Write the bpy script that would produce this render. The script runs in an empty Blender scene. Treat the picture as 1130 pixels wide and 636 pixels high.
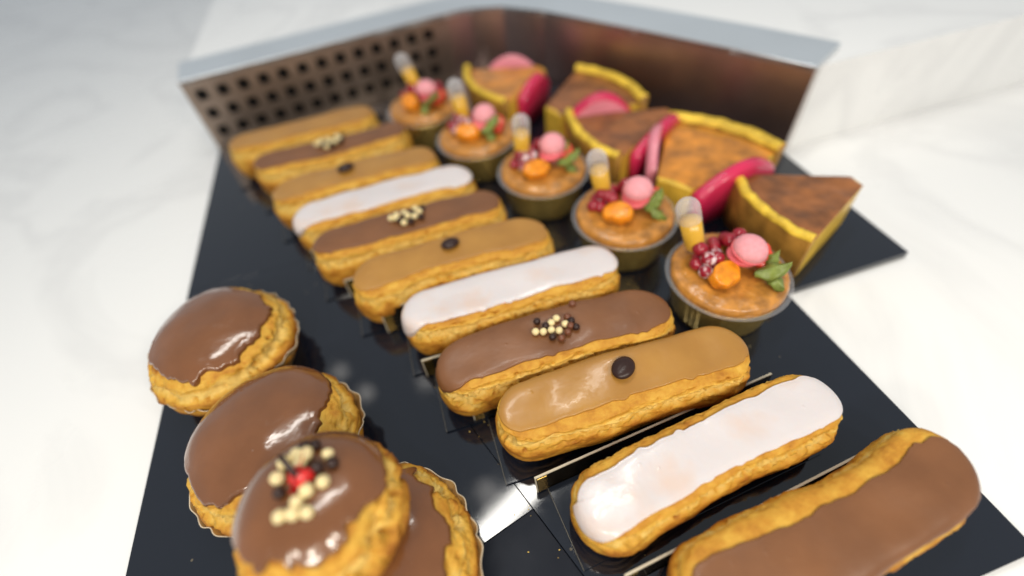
import bpy, bmesh, math, random
import numpy as np
from mathutils import Vector, Matrix, Euler, noise

random.seed(7)
PI = math.pi
scene = bpy.context.scene
COL = scene.collection
FT = noise.noise


# ------------------------------------------------------------------ helpers
def fbm(x, y, z, octaves=3, seed=0.0):
    s, a, t = 0.0, 1.0, 0.0
    for _ in range(octaves):
        s += a * FT(Vector((x + seed, y - seed * .7, z + seed * 1.3)))
        t += a
        x, y, z = x * 2.03, y * 2.03, z * 2.03
        a *= .5
    return s / t


def smooth(a, b, x):
    t = min(1, max(0, (x - a) / (b - a)))
    return t * t * (3 - 2 * t)


def link(name, me, mat, parent=None, smooth_shade=True):
    o = bpy.data.objects.new(name, me)
    COL.objects.link(o)
    if parent:
        o.parent = parent
    for m in (mat if isinstance(mat, (list, tuple)) else [mat]):
        me.materials.append(m)
    if smooth_shade:
        me.polygons.foreach_set('use_smooth', [True] * len(me.polygons))
    return o


def mesh(verts, faces, name='mesh', merge=False, tone=None):
    me = bpy.data.meshes.new(name)
    me.from_pydata([tuple(v) for v in verts], [], faces)
    if tone is not None:
        at = me.attributes.new('tone', 'FLOAT', 'POINT')
        at.data.foreach_set('value', np.asarray(tone, dtype=np.float32))
    bm = bmesh.new()
    bm.from_mesh(me)
    if merge:
        bmesh.ops.remove_doubles(bm, verts=bm.verts, dist=2e-5)
    bmesh.ops.recalc_face_normals(bm, faces=bm.faces)
    bm.to_mesh(me)
    bm.free()
    return me


def from_bm(bm, name='mesh'):
    me = bpy.data.meshes.new(name)
    bmesh.ops.recalc_face_normals(bm, faces=bm.faces)
    bm.to_mesh(me)
    bm.free()
    return me


def thing(name, label, cat, loc=(0, 0, 0), rz=0.0, group=None):
    o = bpy.data.objects.new(name, None)
    o.empty_display_size = .02
    COL.objects.link(o)
    o.location = loc
    o.rotation_euler = (0, 0, rz)
    return tag(o, label, cat, group)


def tag(o, label, cat, group=None):
    o['label'] = label
    o['category'] = cat
    if group:
        o['group'] = group
    return o


def grid_faces(nu, nv, wrap_u=True):
    f = []
    for i in range(nu if wrap_u else nu - 1):
        i2 = (i + 1) % nu
        for j in range(nv - 1):
            f.append((i * nv + j, i2 * nv + j, i2 * nv + j + 1, i * nv + j + 1))
    return f


def box_bm(bm, x0, x1, y0, y1, z0, z1, bevel=0.0, seg=2):
    r = bmesh.ops.create_cube(bm, size=1)
    vs = r['verts']
    for v in vs:
        v.co = Vector((x0 + (v.co.x + .5) * (x1 - x0), y0 + (v.co.y + .5) * (y1 - y0), z0 + (v.co.z + .5) * (z1 - z0)))
    if bevel:
        es = list({e for v in vs for e in v.link_edges})
        bmesh.ops.bevel(bm, geom=es, offset=bevel, segments=seg, profile=.5, affect='EDGES')
    return bm


def prism_bm(bm, pts, z0, z1, bevel=0.0, seg=2):
    n = len(pts)
    a = [bm.verts.new((p[0], p[1], z0)) for p in pts]
    b = [bm.verts.new((p[0], p[1], z1)) for p in pts]
    fb = bm.faces.new(a[::-1])
    ft = bm.faces.new(b)
    for i in range(n):
        bm.faces.new((a[i], a[(i + 1) % n], b[(i + 1) % n], b[i]))
    if bevel:
        es = list(ft.edges) + [e for v in b for e in v.link_edges if e not in ft.edges]
        bmesh.ops.bevel(bm, geom=list(set(es)), offset=bevel, segments=seg, profile=.5, affect='EDGES')
    return bm


def lathe(profile, n, mod=None):
    """profile: list of (r, z). mod(phi, k, r, z) -> (r, z)."""
    vs = []
    nv = len(profile)
    for i in range(n):
        ph = 2 * PI * i / n
        for k, (r, z) in enumerate(profile):
            if mod:
                r, z = mod(ph, k, r, z)
            vs.append((r * math.cos(ph), r * math.sin(ph), z))
    return vs, grid_faces(n, nv)


# ------------------------------------------------------------------ materials
def new_mat(name):
    m = bpy.data.materials.new(name)
    m.use_nodes = True
    nt = m.node_tree
    return m, nt, nt.nodes['Principled BSDF']


def simple(name, col, rough=.5, metal=0.0, coat=0.0, coat_rough=.1, sss=0.0, sss_r=(1, .4, .2), scale=.004,
           spec=.5, trans=0.0, ior=1.45, var=.0, var_scale=120, bump=0.0, bump_scale=400):
    m, nt, b = new_mat(name)
    b.inputs['Base Color'].default_value = (*col, 1)
    b.inputs['Roughness'].default_value = rough
    b.inputs['Metallic'].default_value = metal
    b.inputs['Coat Weight'].default_value = coat
    b.inputs['Coat Roughness'].default_value = coat_rough
    b.inputs['Specular IOR Level'].default_value = spec
    b.inputs['Transmission Weight'].default_value = trans
    b.inputs['IOR'].default_value = ior
    if sss:
        b.inputs['Subsurface Weight'].default_value = sss
        b.inputs['Subsurface Radius'].default_value = sss_r
        b.inputs['Subsurface Scale'].default_value = scale
    if var or bump:
        tc = nt.nodes.new('ShaderNodeTexCoord')
    if var:
        n = nt.nodes.new('ShaderNodeTexNoise')
        n.inputs['Scale'].default_value = var_scale
        n.inputs['Detail'].default_value = 4
        nt.links.new(tc.outputs['Object'], n.inputs['Vector'])
        r = nt.nodes.new('ShaderNodeValToRGB')
        lo = [max(0, c * (1 - var)) for c in col]
        hi = [min(1, c * (1 + var)) for c in col]
        r.color_ramp.elements[0].position = .3
        r.color_ramp.elements[1].position = .7
        r.color_ramp.elements[0].color = (*lo, 1)
        r.color_ramp.elements[1].color = (*hi, 1)
        nt.links.new(n.outputs['Fac'], r.inputs['Fac'])
        nt.links.new(r.outputs['Color'], b.inputs['Base Color'])
    if bump:
        n2 = nt.nodes.new('ShaderNodeTexNoise')
        n2.inputs['Scale'].default_value = bump_scale
        n2.inputs['Detail'].default_value = 3
        nt.links.new(tc.outputs['Object'], n2.inputs['Vector'])
        bp = nt.nodes.new('ShaderNodeBump')
        bp.inputs['Strength'].default_value = bump
        bp.inputs['Distance'].default_value = .0006
        nt.links.new(n2.outputs['Fac'], bp.inputs['Height'])
        nt.links.new(bp.outputs['Normal'], b.inputs['Normal'])
    return m


def choux_mat(name):
    """Baked choux crust: 'tone' is how far each spot browned in the oven (0 pale torn crumb, 1 dark)."""
    m, nt, b = new_mat(name)
    L = nt.links.new
    at = nt.nodes.new('ShaderNodeAttribute')
    at.attribute_name = 'tone'
    tc = nt.nodes.new('ShaderNodeTexCoord')
    n = nt.nodes.new('ShaderNodeTexNoise')
    n.inputs['Scale'].default_value = 260
    n.inputs['Detail'].default_value = 6
    n.inputs['Roughness'].default_value = .65
    L(tc.outputs['Object'], n.inputs['Vector'])
    mr = nt.nodes.new('ShaderNodeMapRange')
    mr.inputs['From Min'].default_value = .25
    mr.inputs['From Max'].default_value = .75
    mr.inputs['To Min'].default_value = -.17
    mr.inputs['To Max'].default_value = .17
    L(n.outputs['Fac'], mr.inputs['Value'])
    ad = nt.nodes.new('ShaderNodeMath')
    ad.operation = 'ADD'
    L(at.outputs['Fac'], ad.inputs[0])
    L(mr.outputs['Result'], ad.inputs[1])
    r = nt.nodes.new('ShaderNodeValToRGB')
    e = r.color_ramp.elements
    e[0].position, e[0].color = 0.0, (.74, .50, .135, 1)
    e[1].position, e[1].color = 1.0, (.20, .062, .008, 1)
    for p, c in ((.3, (.64, .36, .050, 1)), (.55, (.52, .24, .026, 1)), (.78, (.35, .13, .013, 1))):
        k = e.new(p)
        k.color = c
    L(ad.outputs[0], r.inputs['Fac'])
    L(r.outputs['Color'], b.inputs['Base Color'])
    b.inputs['Roughness'].default_value = .62
    b.inputs['Specular IOR Level'].default_value = .28
    b.inputs['Subsurface Weight'].default_value = .06
    b.inputs['Subsurface Radius'].default_value = (1, .45, .15)
    b.inputs['Subsurface Scale'].default_value = .002
    mp = nt.nodes.new('ShaderNodeMapping')
    mp.inputs['Scale'].default_value = (.45, 1, 1.3)
    L(tc.outputs['Object'], mp.inputs['Vector'])
    n2 = nt.nodes.new('ShaderNodeTexNoise')
    n2.inputs['Scale'].default_value = 620
    n2.inputs['Detail'].default_value = 7
    n2.inputs['Roughness'].default_value = .68
    n2.inputs['Distortion'].default_value = .6
    L(mp.outputs['Vector'], n2.inputs['Vector'])
    vo = nt.nodes.new('ShaderNodeTexVoronoi')
    vo.feature = 'DISTANCE_TO_EDGE'
    vo.inputs['Scale'].default_value = 330
    L(mp.outputs['Vector'], vo.inputs['Vector'])
    vm = nt.nodes.new('ShaderNodeMapRange')
    vm.inputs['From Min'].default_value = 0
    vm.inputs['From Max'].default_value = .10
    L(vo.outputs['Distance'], vm.inputs['Value'])
    mm = nt.nodes.new('ShaderNodeMath')
    mm.operation = 'MULTIPLY_ADD'
    mm.inputs[1].default_value = .30
    L(vm.outputs['Result'], mm.inputs[0])
    L(n2.outputs['Fac'], mm.inputs[2])
    bp = nt.nodes.new('ShaderNodeBump')
    bp.inputs['Strength'].default_value = .36
    bp.inputs['Distance'].default_value = .0008
    L(mm.outputs[0], bp.inputs['Height'])
    L(bp.outputs['Normal'], b.inputs['Normal'])
    return m


def glaze_mat(name, col, col2, rough=.22, sss=.1, pos=(.35, .7), coat=.35):
    m, nt, b = new_mat(name)
    L = nt.links.new
    tc = nt.nodes.new('ShaderNodeTexCoord')
    n = nt.nodes.new('ShaderNodeTexNoise')
    n.inputs['Scale'].default_value = 38
    n.inputs['Detail'].default_value = 3
    L(tc.outputs['Object'], n.inputs['Vector'])
    r = nt.nodes.new('ShaderNodeValToRGB')
    r.color_ramp.elements[0].position, r.color_ramp.elements[0].color = pos[0], (*col, 1)
    r.color_ramp.elements[1].position, r.color_ramp.elements[1].color = pos[1], (*col2, 1)
    L(n.outputs['Fac'], r.inputs['Fac'])
    L(r.outputs['Color'], b.inputs['Base Color'])
    b.inputs['Roughness'].default_value = rough
    b.inputs['Coat Weight'].default_value = coat
    b.inputs['Coat Roughness'].default_value = .12
    b.inputs['Subsurface Weight'].default_value = sss
    b.inputs['Subsurface Radius'].default_value = (1, .6, .4)
    b.inputs['Subsurface Scale'].default_value = .002
    n2 = nt.nodes.new('ShaderNodeTexNoise')
    n2.inputs['Scale'].default_value = 130
    n2.inputs['Detail'].default_value = 2
    L(tc.outputs['Object'], n2.inputs['Vector'])
    # a few tiny air bubbles burst in the glaze
    vo = nt.nodes.new('ShaderNodeTexVoronoi')
    vo.inputs['Scale'].default_value = 150
    L(tc.outputs['Object'], vo.inputs['Vector'])
    mr = nt.nodes.new('ShaderNodeMapRange')
    mr.inputs['From Min'].default_value = .05
    mr.inputs['From Max'].default_value = .16
    mr.inputs['To Min'].default_value = 1
    mr.inputs['To Max'].default_value = 0
    L(vo.outputs['Distance'], mr.inputs['Value'])
    gt = nt.nodes.new('ShaderNodeMath')
    gt.operation = 'GREATER_THAN'
    gt.inputs[1].default_value = .78
    sp = nt.nodes.new('ShaderNodeSeparateColor')
    L(vo.outputs['Color'], sp.inputs['Color'])
    L(sp.outputs[0], gt.inputs[0])
    mu = nt.nodes.new('ShaderNodeMath')
    mu.operation = 'MULTIPLY'
    L(gt.outputs[0], mu.inputs[0])
    L(mr.outputs['Result'], mu.inputs[1])
    ad = nt.nodes.new('ShaderNodeMath')
    ad.operation = 'MULTIPLY_ADD'
    ad.inputs[1].default_value = .5
    L(mu.outputs[0], ad.inputs[0])
    L(n2.outputs['Fac'], ad.inputs[2])
    bp = nt.nodes.new('ShaderNodeBump')
    bp.inputs['Strength'].default_value = .27
    bp.inputs['Distance'].default_value = .0010
    L(ad.outputs[0], bp.inputs['Height'])
    L(bp.outputs['Normal'], b.inputs['Normal'])
    L(bp.outputs['Normal'], b.inputs['Coat Normal'])
    return m


def tray_mat(name='black_lacquer', rmin=.022, rmax=.11):
    m, nt, b = new_mat(name)
    L = nt.links.new
    tc = nt.nodes.new('ShaderNodeTexCoord')
    n = nt.nodes.new('ShaderNodeTexNoise')
    n.inputs['Scale'].default_value = 30
    n.inputs['Detail'].default_value = 6
    L(tc.outputs['Object'], n.inputs['Vector'])
    mr = nt.nodes.new('ShaderNodeMapRange')
    mr.inputs['From Min'].default_value = .35
    mr.inputs['From Max'].default_value = .75
    mr.inputs['To Min'].default_value = rmin
    mr.inputs['To Max'].default_value = rmax
    L(n.outputs['Fac'], mr.inputs['Value'])
    L(mr.outputs['Result'], b.inputs['Roughness'])
    # crumbs of dust and fingermarks
    v = nt.nodes.new('ShaderNodeTexVoronoi')
    v.inputs['Scale'].default_value = 170
    v.inputs['Randomness'].default_value = 1
    L(tc.outputs['Object'], v.inputs['Vector'])
    sp = nt.nodes.new('ShaderNodeSeparateColor')
    L(v.outputs['Color'], sp.inputs['Color'])
    th = nt.nodes.new('ShaderNodeMath')
    th.operation = 'GREATER_THAN'
    th.inputs[1].default_value = .955
    L(sp.outputs[1], th.inputs[0])
    lt = nt.nodes.new('ShaderNodeMath')
    lt.operation = 'LESS_THAN'
    lt.inputs[1].default_value = .13
    L(v.outputs['Distance'], lt.inputs[0])
    mu = nt.nodes.new('ShaderNodeMath')
    mu.operation = 'MULTIPLY'
    L(th.outputs[0], mu.inputs[0])
    L(lt.outputs[0], mu.inputs[1])
    mx = nt.nodes.new('ShaderNodeMix')
    mx.data_type = 'RGBA'
    mx.inputs['A'].default_value = (.007, .0095, .0165, 1)
    mx.inputs['B'].default_value = (.10, .085, .06, 1)
    L(mu.outputs[0], mx.inputs['Factor'])
    L(mx.outputs['Result'], b.inputs['Base Color'])
    b.inputs['IOR'].default_value = 1.6
    return m


def stone_mat():
    """white stone counter: soft grey veins, a honed sheen that varies"""
    m, nt, b = new_mat('white_stone')
    L = nt.links.new
    tc = nt.nodes.new('ShaderNodeTexCoord')
    wv = nt.nodes.new('ShaderNodeTexNoise')
    wv.inputs['Scale'].default_value = 3.2
    wv.inputs['Detail'].default_value = 7
    wv.inputs['Distortion'].default_value = 1.4
    L(tc.outputs['Object'], wv.inputs['Vector'])
    sb = nt.nodes.new('ShaderNodeMath')
    sb.operation = 'SUBTRACT'
    sb.inputs[1].default_value = .5
    L(wv.outputs['Fac'], sb.inputs[0])
    ab = nt.nodes.new('ShaderNodeMath')
    ab.operation = 'ABSOLUTE'
    L(sb.outputs[0], ab.inputs[0])
    r = nt.nodes.new('ShaderNodeValToRGB')
    r.color_ramp.elements[0].position, r.color_ramp.elements[0].color = 0.0, (.79, .785, .775, 1)
    r.color_ramp.elements[1].position, r.color_ramp.elements[1].color = .05, (.86, .855, .84, 1)
    L(ab.outputs[0], r.inputs['Fac'])
    L(r.outputs['Color'], b.inputs['Base Color'])
    n = nt.nodes.new('ShaderNodeTexNoise')
    n.inputs['Scale'].default_value = 14
    n.inputs['Detail'].default_value = 5
    L(tc.outputs['Object'], n.inputs['Vector'])
    mr = nt.nodes.new('ShaderNodeMapRange')
    mr.inputs['To Min'].default_value = .18
    mr.inputs['To Max'].default_value = .42
    L(n.outputs['Fac'], mr.inputs['Value'])
    L(mr.outputs['Result'], b.inputs['Roughness'])
    return m


def plastic_clear(name, tint=(1, 1, 1), frost=.22, edge=.6, body=.85):
    m = bpy.data.materials.new(name)
    m.use_nodes = True
    nt = m.node_tree
    L = nt.links.new
    b = nt.nodes['Principled BSDF']
    b.inputs['Base Color'].default_value = (body, body, body * 1.04, 1)
    b.inputs['Roughness'].default_value = .12
    tr = nt.nodes.new('ShaderNodeBsdfTransparent')
    tr.inputs['Color'].default_value = (*tint, 1)
    lw = nt.nodes.new('ShaderNodeLayerWeight')
    lw.inputs['Blend'].default_value = .35
    ad = nt.nodes.new('ShaderNodeMath')
    ad.operation = 'MULTIPLY_ADD'
    ad.use_clamp = True
    ad.inputs[1].default_value = edge
    ad.inputs[2].default_value = frost
    L(lw.outputs['Facing'], ad.inputs[0])
    mx = nt.nodes.new('ShaderNodeMixShader')
    L(ad.outputs[0], mx.inputs['Fac'])
    L(tr.outputs[0], mx.inputs[1])
    L(b.outputs[0], mx.inputs[2])
    L(mx.outputs[0], nt.nodes['Material Output'].inputs['Surface'])
    return m


def berry_mat():
    m, nt, b = new_mat('sugared_redcurrant')
    L = nt.links.new
    tc = nt.nodes.new('ShaderNodeTexCoord')
    n = nt.nodes.new('ShaderNodeTexNoise')
    n.inputs['Scale'].default_value = 190
    n.inputs['Detail'].default_value = 5
    L(tc.outputs['Object'], n.inputs['Vector'])
    r = nt.nodes.new('ShaderNodeValToRGB')
    r.color_ramp.elements[0].position, r.color_ramp.elements[0].color = .46, (.28, .006, .02, 1)
    r.color_ramp.elements[1].position, r.color_ramp.elements[1].color = .58, (.8, .66, .68, 1)
    L(n.outputs['Fac'], r.inputs['Fac'])
    L(r.outputs['Color'], b.inputs['Base Color'])
    b.inputs['Roughness'].default_value = .25
    b.inputs['Subsurface Weight'].default_value = .2
    b.inputs['Subsurface Scale'].default_value = .003
    return m


M_CHOUX = choux_mat('choux_crust')
M_CHOC = glaze_mat('milk_chocolate_glaze', (.170, .066, .022), (.225, .090, .031), rough=.42, sss=.05, coat=.12)
M_CHOC_DEEP = glaze_mat('chocolate_glaze', (.165, .062, .020), (.215, .082, .028), rough=.18, sss=.05, coat=.5)
M_CARA = glaze_mat('coffee_glaze', (.37, .175, .032), (.44, .220, .043), rough=.33, sss=.12, coat=.2)
M_FOND = glaze_mat('white_fondant', (.66, .605, .60), (.68, .50, .40), rough=.30, sss=.25, pos=(.48, .78), coat=.25)
M_PALE = simple('cream_crisp_pearl', (.78, .64, .34), .45, sss=.15, var=.08, var_scale=500)
M_DARK = simple('dark_chocolate', (.030, .013, .010), .34, spec=.4)
M_MILK = simple('milk_chocolate_pearl', (.16, .055, .026), .35)
M_RED = simple('red_sugar', (.75, .022, .02), .3, coat=.4)
M_TRAY = tray_mat()
M_DUSTY = tray_mat('dusty_lacquer', .45, .7)
M_DUSTY.node_tree.nodes['Principled BSDF'].inputs['Specular IOR Level'].default_value = .15
M_CARDFACE = simple('dark_gold_card', (.010, .008, .005), .14, spec=.5, var=.3, var_scale=60)
M_DIMEDGE = simple('dim_card_edge', (.10, .09, .07), .5)
M_GOLDEDGE = simple('gold_foil', (.30, .19, .05), .25, metal=1)
M_CUT = simple('cut_card_core', (.56, .50, .38), .5)
M_PAPER = simple('baking_paper', (.50, .32, .12), .4, trans=.1, var=.15, var_scale=90)
M_PAPEREDGE = simple('pale_paper', (.60, .50, .36), .5)
M_CUP = simple('gold_cup', (.64, .45, .13), .27, metal=.82, var=.25, var_scale=70)
M_CLEAR = plastic_clear('clear_plastic', frost=.01, edge=.16, body=.5)
M_FROST = plastic_clear('frosted_plastic', frost=.20, edge=.35)
M_RIM = plastic_clear('clear_rim', frost=.02, edge=.30)
M_RUM = simple('amber_syrup', (.72, .40, .02), .2)
M_BABA = simple('glazed_baba', (.47, .20, .034), .32, coat=.5, coat_rough=.18, var=.38, var_scale=130, bump=.8, bump_scale=320)
M_PINK = simple('pale_pink_meringue', (.80, .33, .36), .65, sss=.1, var=.12, var_scale=300, bump=.4, bump_scale=900)
M_CORAL = simple('coral_meringue', (.80, .15, .17), .5, sss=.2)
M_ORANGE = simple('orange_fruit', (.86, .27, .010), .3, coat=.3, sss=.2, var=.3, var_scale=220, bump=.5, bump_scale=600)
M_BERRY = berry_mat()
M_REDB = simple('redcurrant_skin', (.30, .008, .022), .18, coat=.5, sss=.2)
M_GREEN = simple('mint_green', (.16, .20, .035), .4, var=.4, var_scale=160, bump=.5)
M_STRAW = simple('strawberry_flesh', (.66, .06, .03), .3, coat=.4, var=.2, var_scale=300, bump=.4, bump_scale=500)
M_CUSTARD = simple('baked_custard', (.70, .44, .050), .4, var=.25, var_scale=60, bump=.4)
M_SKIN = simple('burnt_custard_skin', (.25, .088, .022), .35, coat=.25, var=.45, var_scale=75, bump=.3, bump_scale=120)
M_SKIN2 = simple('golden_custard_skin', (.54, .205, .020), .32, coat=.4, var=.4, var_scale=75, bump=.3, bump_scale=120)
M_CRUST = simple('golden_tart_crust', (.78, .50, .045), .55, var=.35, var_scale=90, bump=.5)
M_CRUSTSIDE = simple('browned_crust', (.36, .18, .030), .55, var=.4, var_scale=70, bump=.6)
M_BAND = simple('crimson_band', (.60, .022, .085), .26, coat=.3, var=.15, var_scale=30)
M_BANDPINK = simple('pink_band', (.74, .24, .30), .3, coat=.3, var=.15, var_scale=30)
M_STEEL = simple('brown_steel', (.50, .37, .34), .36, metal=1, var=.15, var_scale=25)
M_DULL = simple('dull_dark_steel', (.10, .095, .095), .45, metal=.6)
M_PERF = simple('perforated_brown_steel', (.42, .33, .27), .42, metal=1, var=.2, var_scale=30)
M_LEDGE = simple('pale_steel_ledge', (.66, .70, .73), .35, metal=.6, var=.06, var_scale=8)
M_COUNTER = stone_mat()
M_FLOOR = simple('case_floor_black', (.008, .008, .009), .4)


# ------------------------------------------------------------------ choux bodies
class Choux:
    """A piped choux bun: capsule plan (seg = half length of the straight part), rounded section, torn side seam."""

    def __init__(s, seg, b, ht, hb, seed, bend=0.0, box=(.82, .92), flat=False, tilt=0.0, rough=1.0, ridges=0.0, swell=.05, n_out=300, n_prof=60):
        s.seg, s.b, s.ht, s.hb, s.seed, s.bend, s.rough, s.ridges, s.swell = seg, b, ht, hb, seed, bend, rough, ridges, swell
        s.n_out, s.n_prof = n_out, n_prof
        s.box, s.flat, s.tilt = box, flat, tilt
        s.zc = hb
        s.out = []
        per = 4 * seg + 2 * PI * b
        for i in range(n_out):
            d = per * i / n_out
            if d < 2 * seg:
                s.out.append((seg - d, 0.0, 0.0, 1.0))
            elif d < 2 * seg + PI * b:
                a = PI / 2 + (d - 2 * seg) / b
                s.out.append((-seg, 0.0, math.cos(a), math.sin(a)))
            elif d < 4 * seg + PI * b:
                s.out.append((-seg + d - 2 * seg - PI * b, 0.0, 0.0, -1.0))
            else:
                a = -PI / 2 + (d - 4 * seg - PI * b) / b
                s.out.append((seg, 0.0, math.cos(a), math.sin(a)))

    def base(s, i, al):
        """smooth point at outline sample i, section angle al (90deg top .. -90deg bottom), plus outward normal"""
        cx, cy, nx, ny = s.out[i]
        ca, sa = math.cos(al), math.sin(al)
        n = s.b * max(ca, 0) ** s.box[0]
        z = s.zc + ((s.ht * (1 - (1 - max(sa, 0)) ** 2.4) if s.flat else s.ht * max(sa, 0) ** s.box[1]) if sa >= 0 else -s.hb * min(1, 1.12 * (-sa) ** .75))
        x, y = cx + nx * n, cy + ny * n
        # slow organic swelling and bending
        k = 1 + s.swell * 2.2 * fbm(x * 26, y * 10, 3.1, 2, s.seed)
        y = y * k + s.bend * (x / (s.seg + s.b)) ** 2 * s.b
        if sa > 0:
            z += s.tilt * y * sa
            z = s.zc + (z - s.zc) * (1 + s.swell * 1.6 * fbm(x * 30, y * 30, 9.3, 2, s.seed))
        return Vector((x, y, z)), Vector((nx * ca, ny * ca, sa)).normalized()

    def body(s):
        vs, tone = [], []
        R = s.rough
        for i in range(s.n_out):
            for j in range(s.n_prof):
                al = PI / 2 - PI * j / (s.n_prof - 1)
                p, nrm = s.base(i, al)
                deg = math.degrees(al)
                x, y, z = p * 1000.0            # mm
                w1 = FT(Vector((x * .09 + s.seed, y * .09, z * .09)))
                w2 = FT(Vector((x * .15, y * .15 + s.seed, z * .32)))
                w3 = FT(Vector((x * .40, y * .40, z * .95 + s.seed)))
                # torn seam running round the side, wandering up and down
                c = 21 + 8 * w1 + 4 * w2
                hw = 12 + 5 * FT(Vector((x * .06, y * .06 + 7, s.seed)))
                t = (deg - c) / hw
                seam = math.exp(-t * t * 1.6)
                lip = math.exp(-((t + 1.75) ** 2) * 2.0)
                d = .00025 * w1 * R
                d += -.0015 * seam * (1 + .5 * w2) * R + .0007 * lip * (1 + .8 * w2) * R
                tear = 1 - 2.2 * abs(FT(Vector((x * .085 + 5, y * .085, z * .50 + s.seed))))
                tear2 = 1 - 2.2 * abs(FT(Vector((x * .20 + 9, y * .20, z * 1.05 - s.seed))))
                wide = math.exp(-t * t * .7)
                pres = smooth(-.25, .3, FT(Vector((x * .07 - s.seed, y * .07, 2.0))))
                crack = math.exp(-((deg - c + 4 - 10 * w2 - 3 * w3) / 5.0) ** 2) * (.3 + .7 * pres)
                d -= .0031 * crack * R
                d += wide * R * (.0011 * tear * abs(tear) + .00055 * tear2 * abs(tear2)) + wide * .0003 * w3 * R
                pit = max(0, FT(Vector((x * .30 - s.seed, y * .30, z * .5))) - .28)
                d -= .011 * pit * wide * R
                # fine piping striations along the length below the seam
                low = smooth(c - hw * .8, c - hw * 1.8, deg)
                sk = math.sin(deg * .34 + x * .22 + 3.2 * w1 + 2 * w2)
                d += .00022 * low * sk * R
                d += .00010 * w3 * R
                if s.ridges:
                    curd = 1 - 2.0 * abs(FT(Vector((x * .34, y * .34 + s.seed, z * .55))))
                    d += .0004 * curd * (1 - smooth(22, 42, deg))
                if s.ridges:
                    d += s.ridges * math.sin(deg * .27 + 5.0 * w1 + 1.5 * w2) * (1 - smooth(30, 50, deg)) * smooth(-75, -45, deg)
                flat = smooth(-48, -78, deg)
                d *= (1 - flat)
                q = p + nrm * d
                q.z = max(q.z, 0.0002)
                vs.append(q)
                tn = .50 - .40 * seam - .24 * crack - .12 * wide * max(0, tear) + .9 * pit * wide + .17 * lip + .26 * low * (1 - smooth(-55, 5, deg)) + .06 * low * sk + .20 * w1 + .14 * w2 + .06 * w3
                if s.ridges:
                    tn += .16 * math.sin(deg * .27 + 5.0 * w1 + 1.5 * w2)
                tone.append(min(1, max(0, tn)))
        return mesh(vs, grid_faces(s.n_out, s.n_prof), 'choux', merge=True, tone=tone)

    def glaze(s, edge, thick=.0015, n_u=26, wob=7.0):
        """edge(x, y_sign, i) -> section angle in degrees where the glaze stops"""
        vs = []
        for i in range(s.n_out):
            cx, cy, nx, ny = s.out[i]
            p0, _ = s.base(i, math.radians(25))
            e = edge(p0, nx, ny)
            e += wob * fbm(p0.x * 70, p0.y * 70, 1.7, 3, s.seed * 1.7)
            e -= wob * 2.2 * max(0, fbm(p0.x * 120, p0.y * 120, 5.7, 2, s.seed * 2.9) - .22)
            for j in range(n_u):
                u = j / (n_u - 1)
                u = 1 - (1 - u) ** 1.25
                al = math.radians(90 + (e - 90) * u)
                p, nrm = s.base(i, al)
                prof = (1 - u ** 9) ** .6 if u < 1 else 0
                bead = .35 * math.exp(-((u - .9) / .07) ** 2)
                lo = FT(Vector((p.x * 55 + s.seed, p.y * 55, p.z * 55)))
                d = thick * (prof * (1 + .25 * lo) + bead * prof) - .0009 * (1 - prof)
                vs.append(p + nrm * d)
        return mesh(vs, grid_faces(s.n_out, n_u), 'glaze', merge=True)

    def top(s, x, y):
        """height of the bun's top at (x, y), by a search over the smooth surface"""
        best, bz = 1e9, 0
        for i in range(0, s.n_out, 3):
            for al in range(20, 91, 4):
                p, _ = s.base(i, math.radians(al))
                dd = (p.x - x) ** 2 + (p.y - y) ** 2
                if dd < best:
                    best, bz = dd, p.z
        return bz


def ball(r, sub=2, sq=(1, 1, 1), wr=0.0, seed=0.0):
    bm = bmesh.new()
    bmesh.ops.create_icosphere(bm, subdivisions=sub, radius=1)
    for v in bm.verts:
        k = 1 + wr * FT(v.co * 2.3 + Vector((seed, 0, seed)))
        v.co = Vector((v.co.x * r * sq[0] * k, v.co.y * r * sq[1] * k, v.co.z * r * sq[2] * k))
    return from_bm(bm)


PEARL = [ball(.0021, 2, (1, 1, .95), .12, k * 3.3) for k in range(4)]
BEAN = None


def bean_mesh():
    bm = bmesh.new()
    bmesh.ops.create_uvsphere(bm, u_segments=40, v_segments=24, radius=1)
    for v in bm.verts:
        x, y, z = v.co
        groove = .05 * math.exp(-((y + .12 * math.sin(x * 3)) / .11) ** 2) * (1 - x * x) if z > 0 else 0
        v.co = Vector((x * .0069, y * .0055, (z - groove * .5) * .0029))
    return from_bm(bm)


BEAN = bean_mesh()

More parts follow.
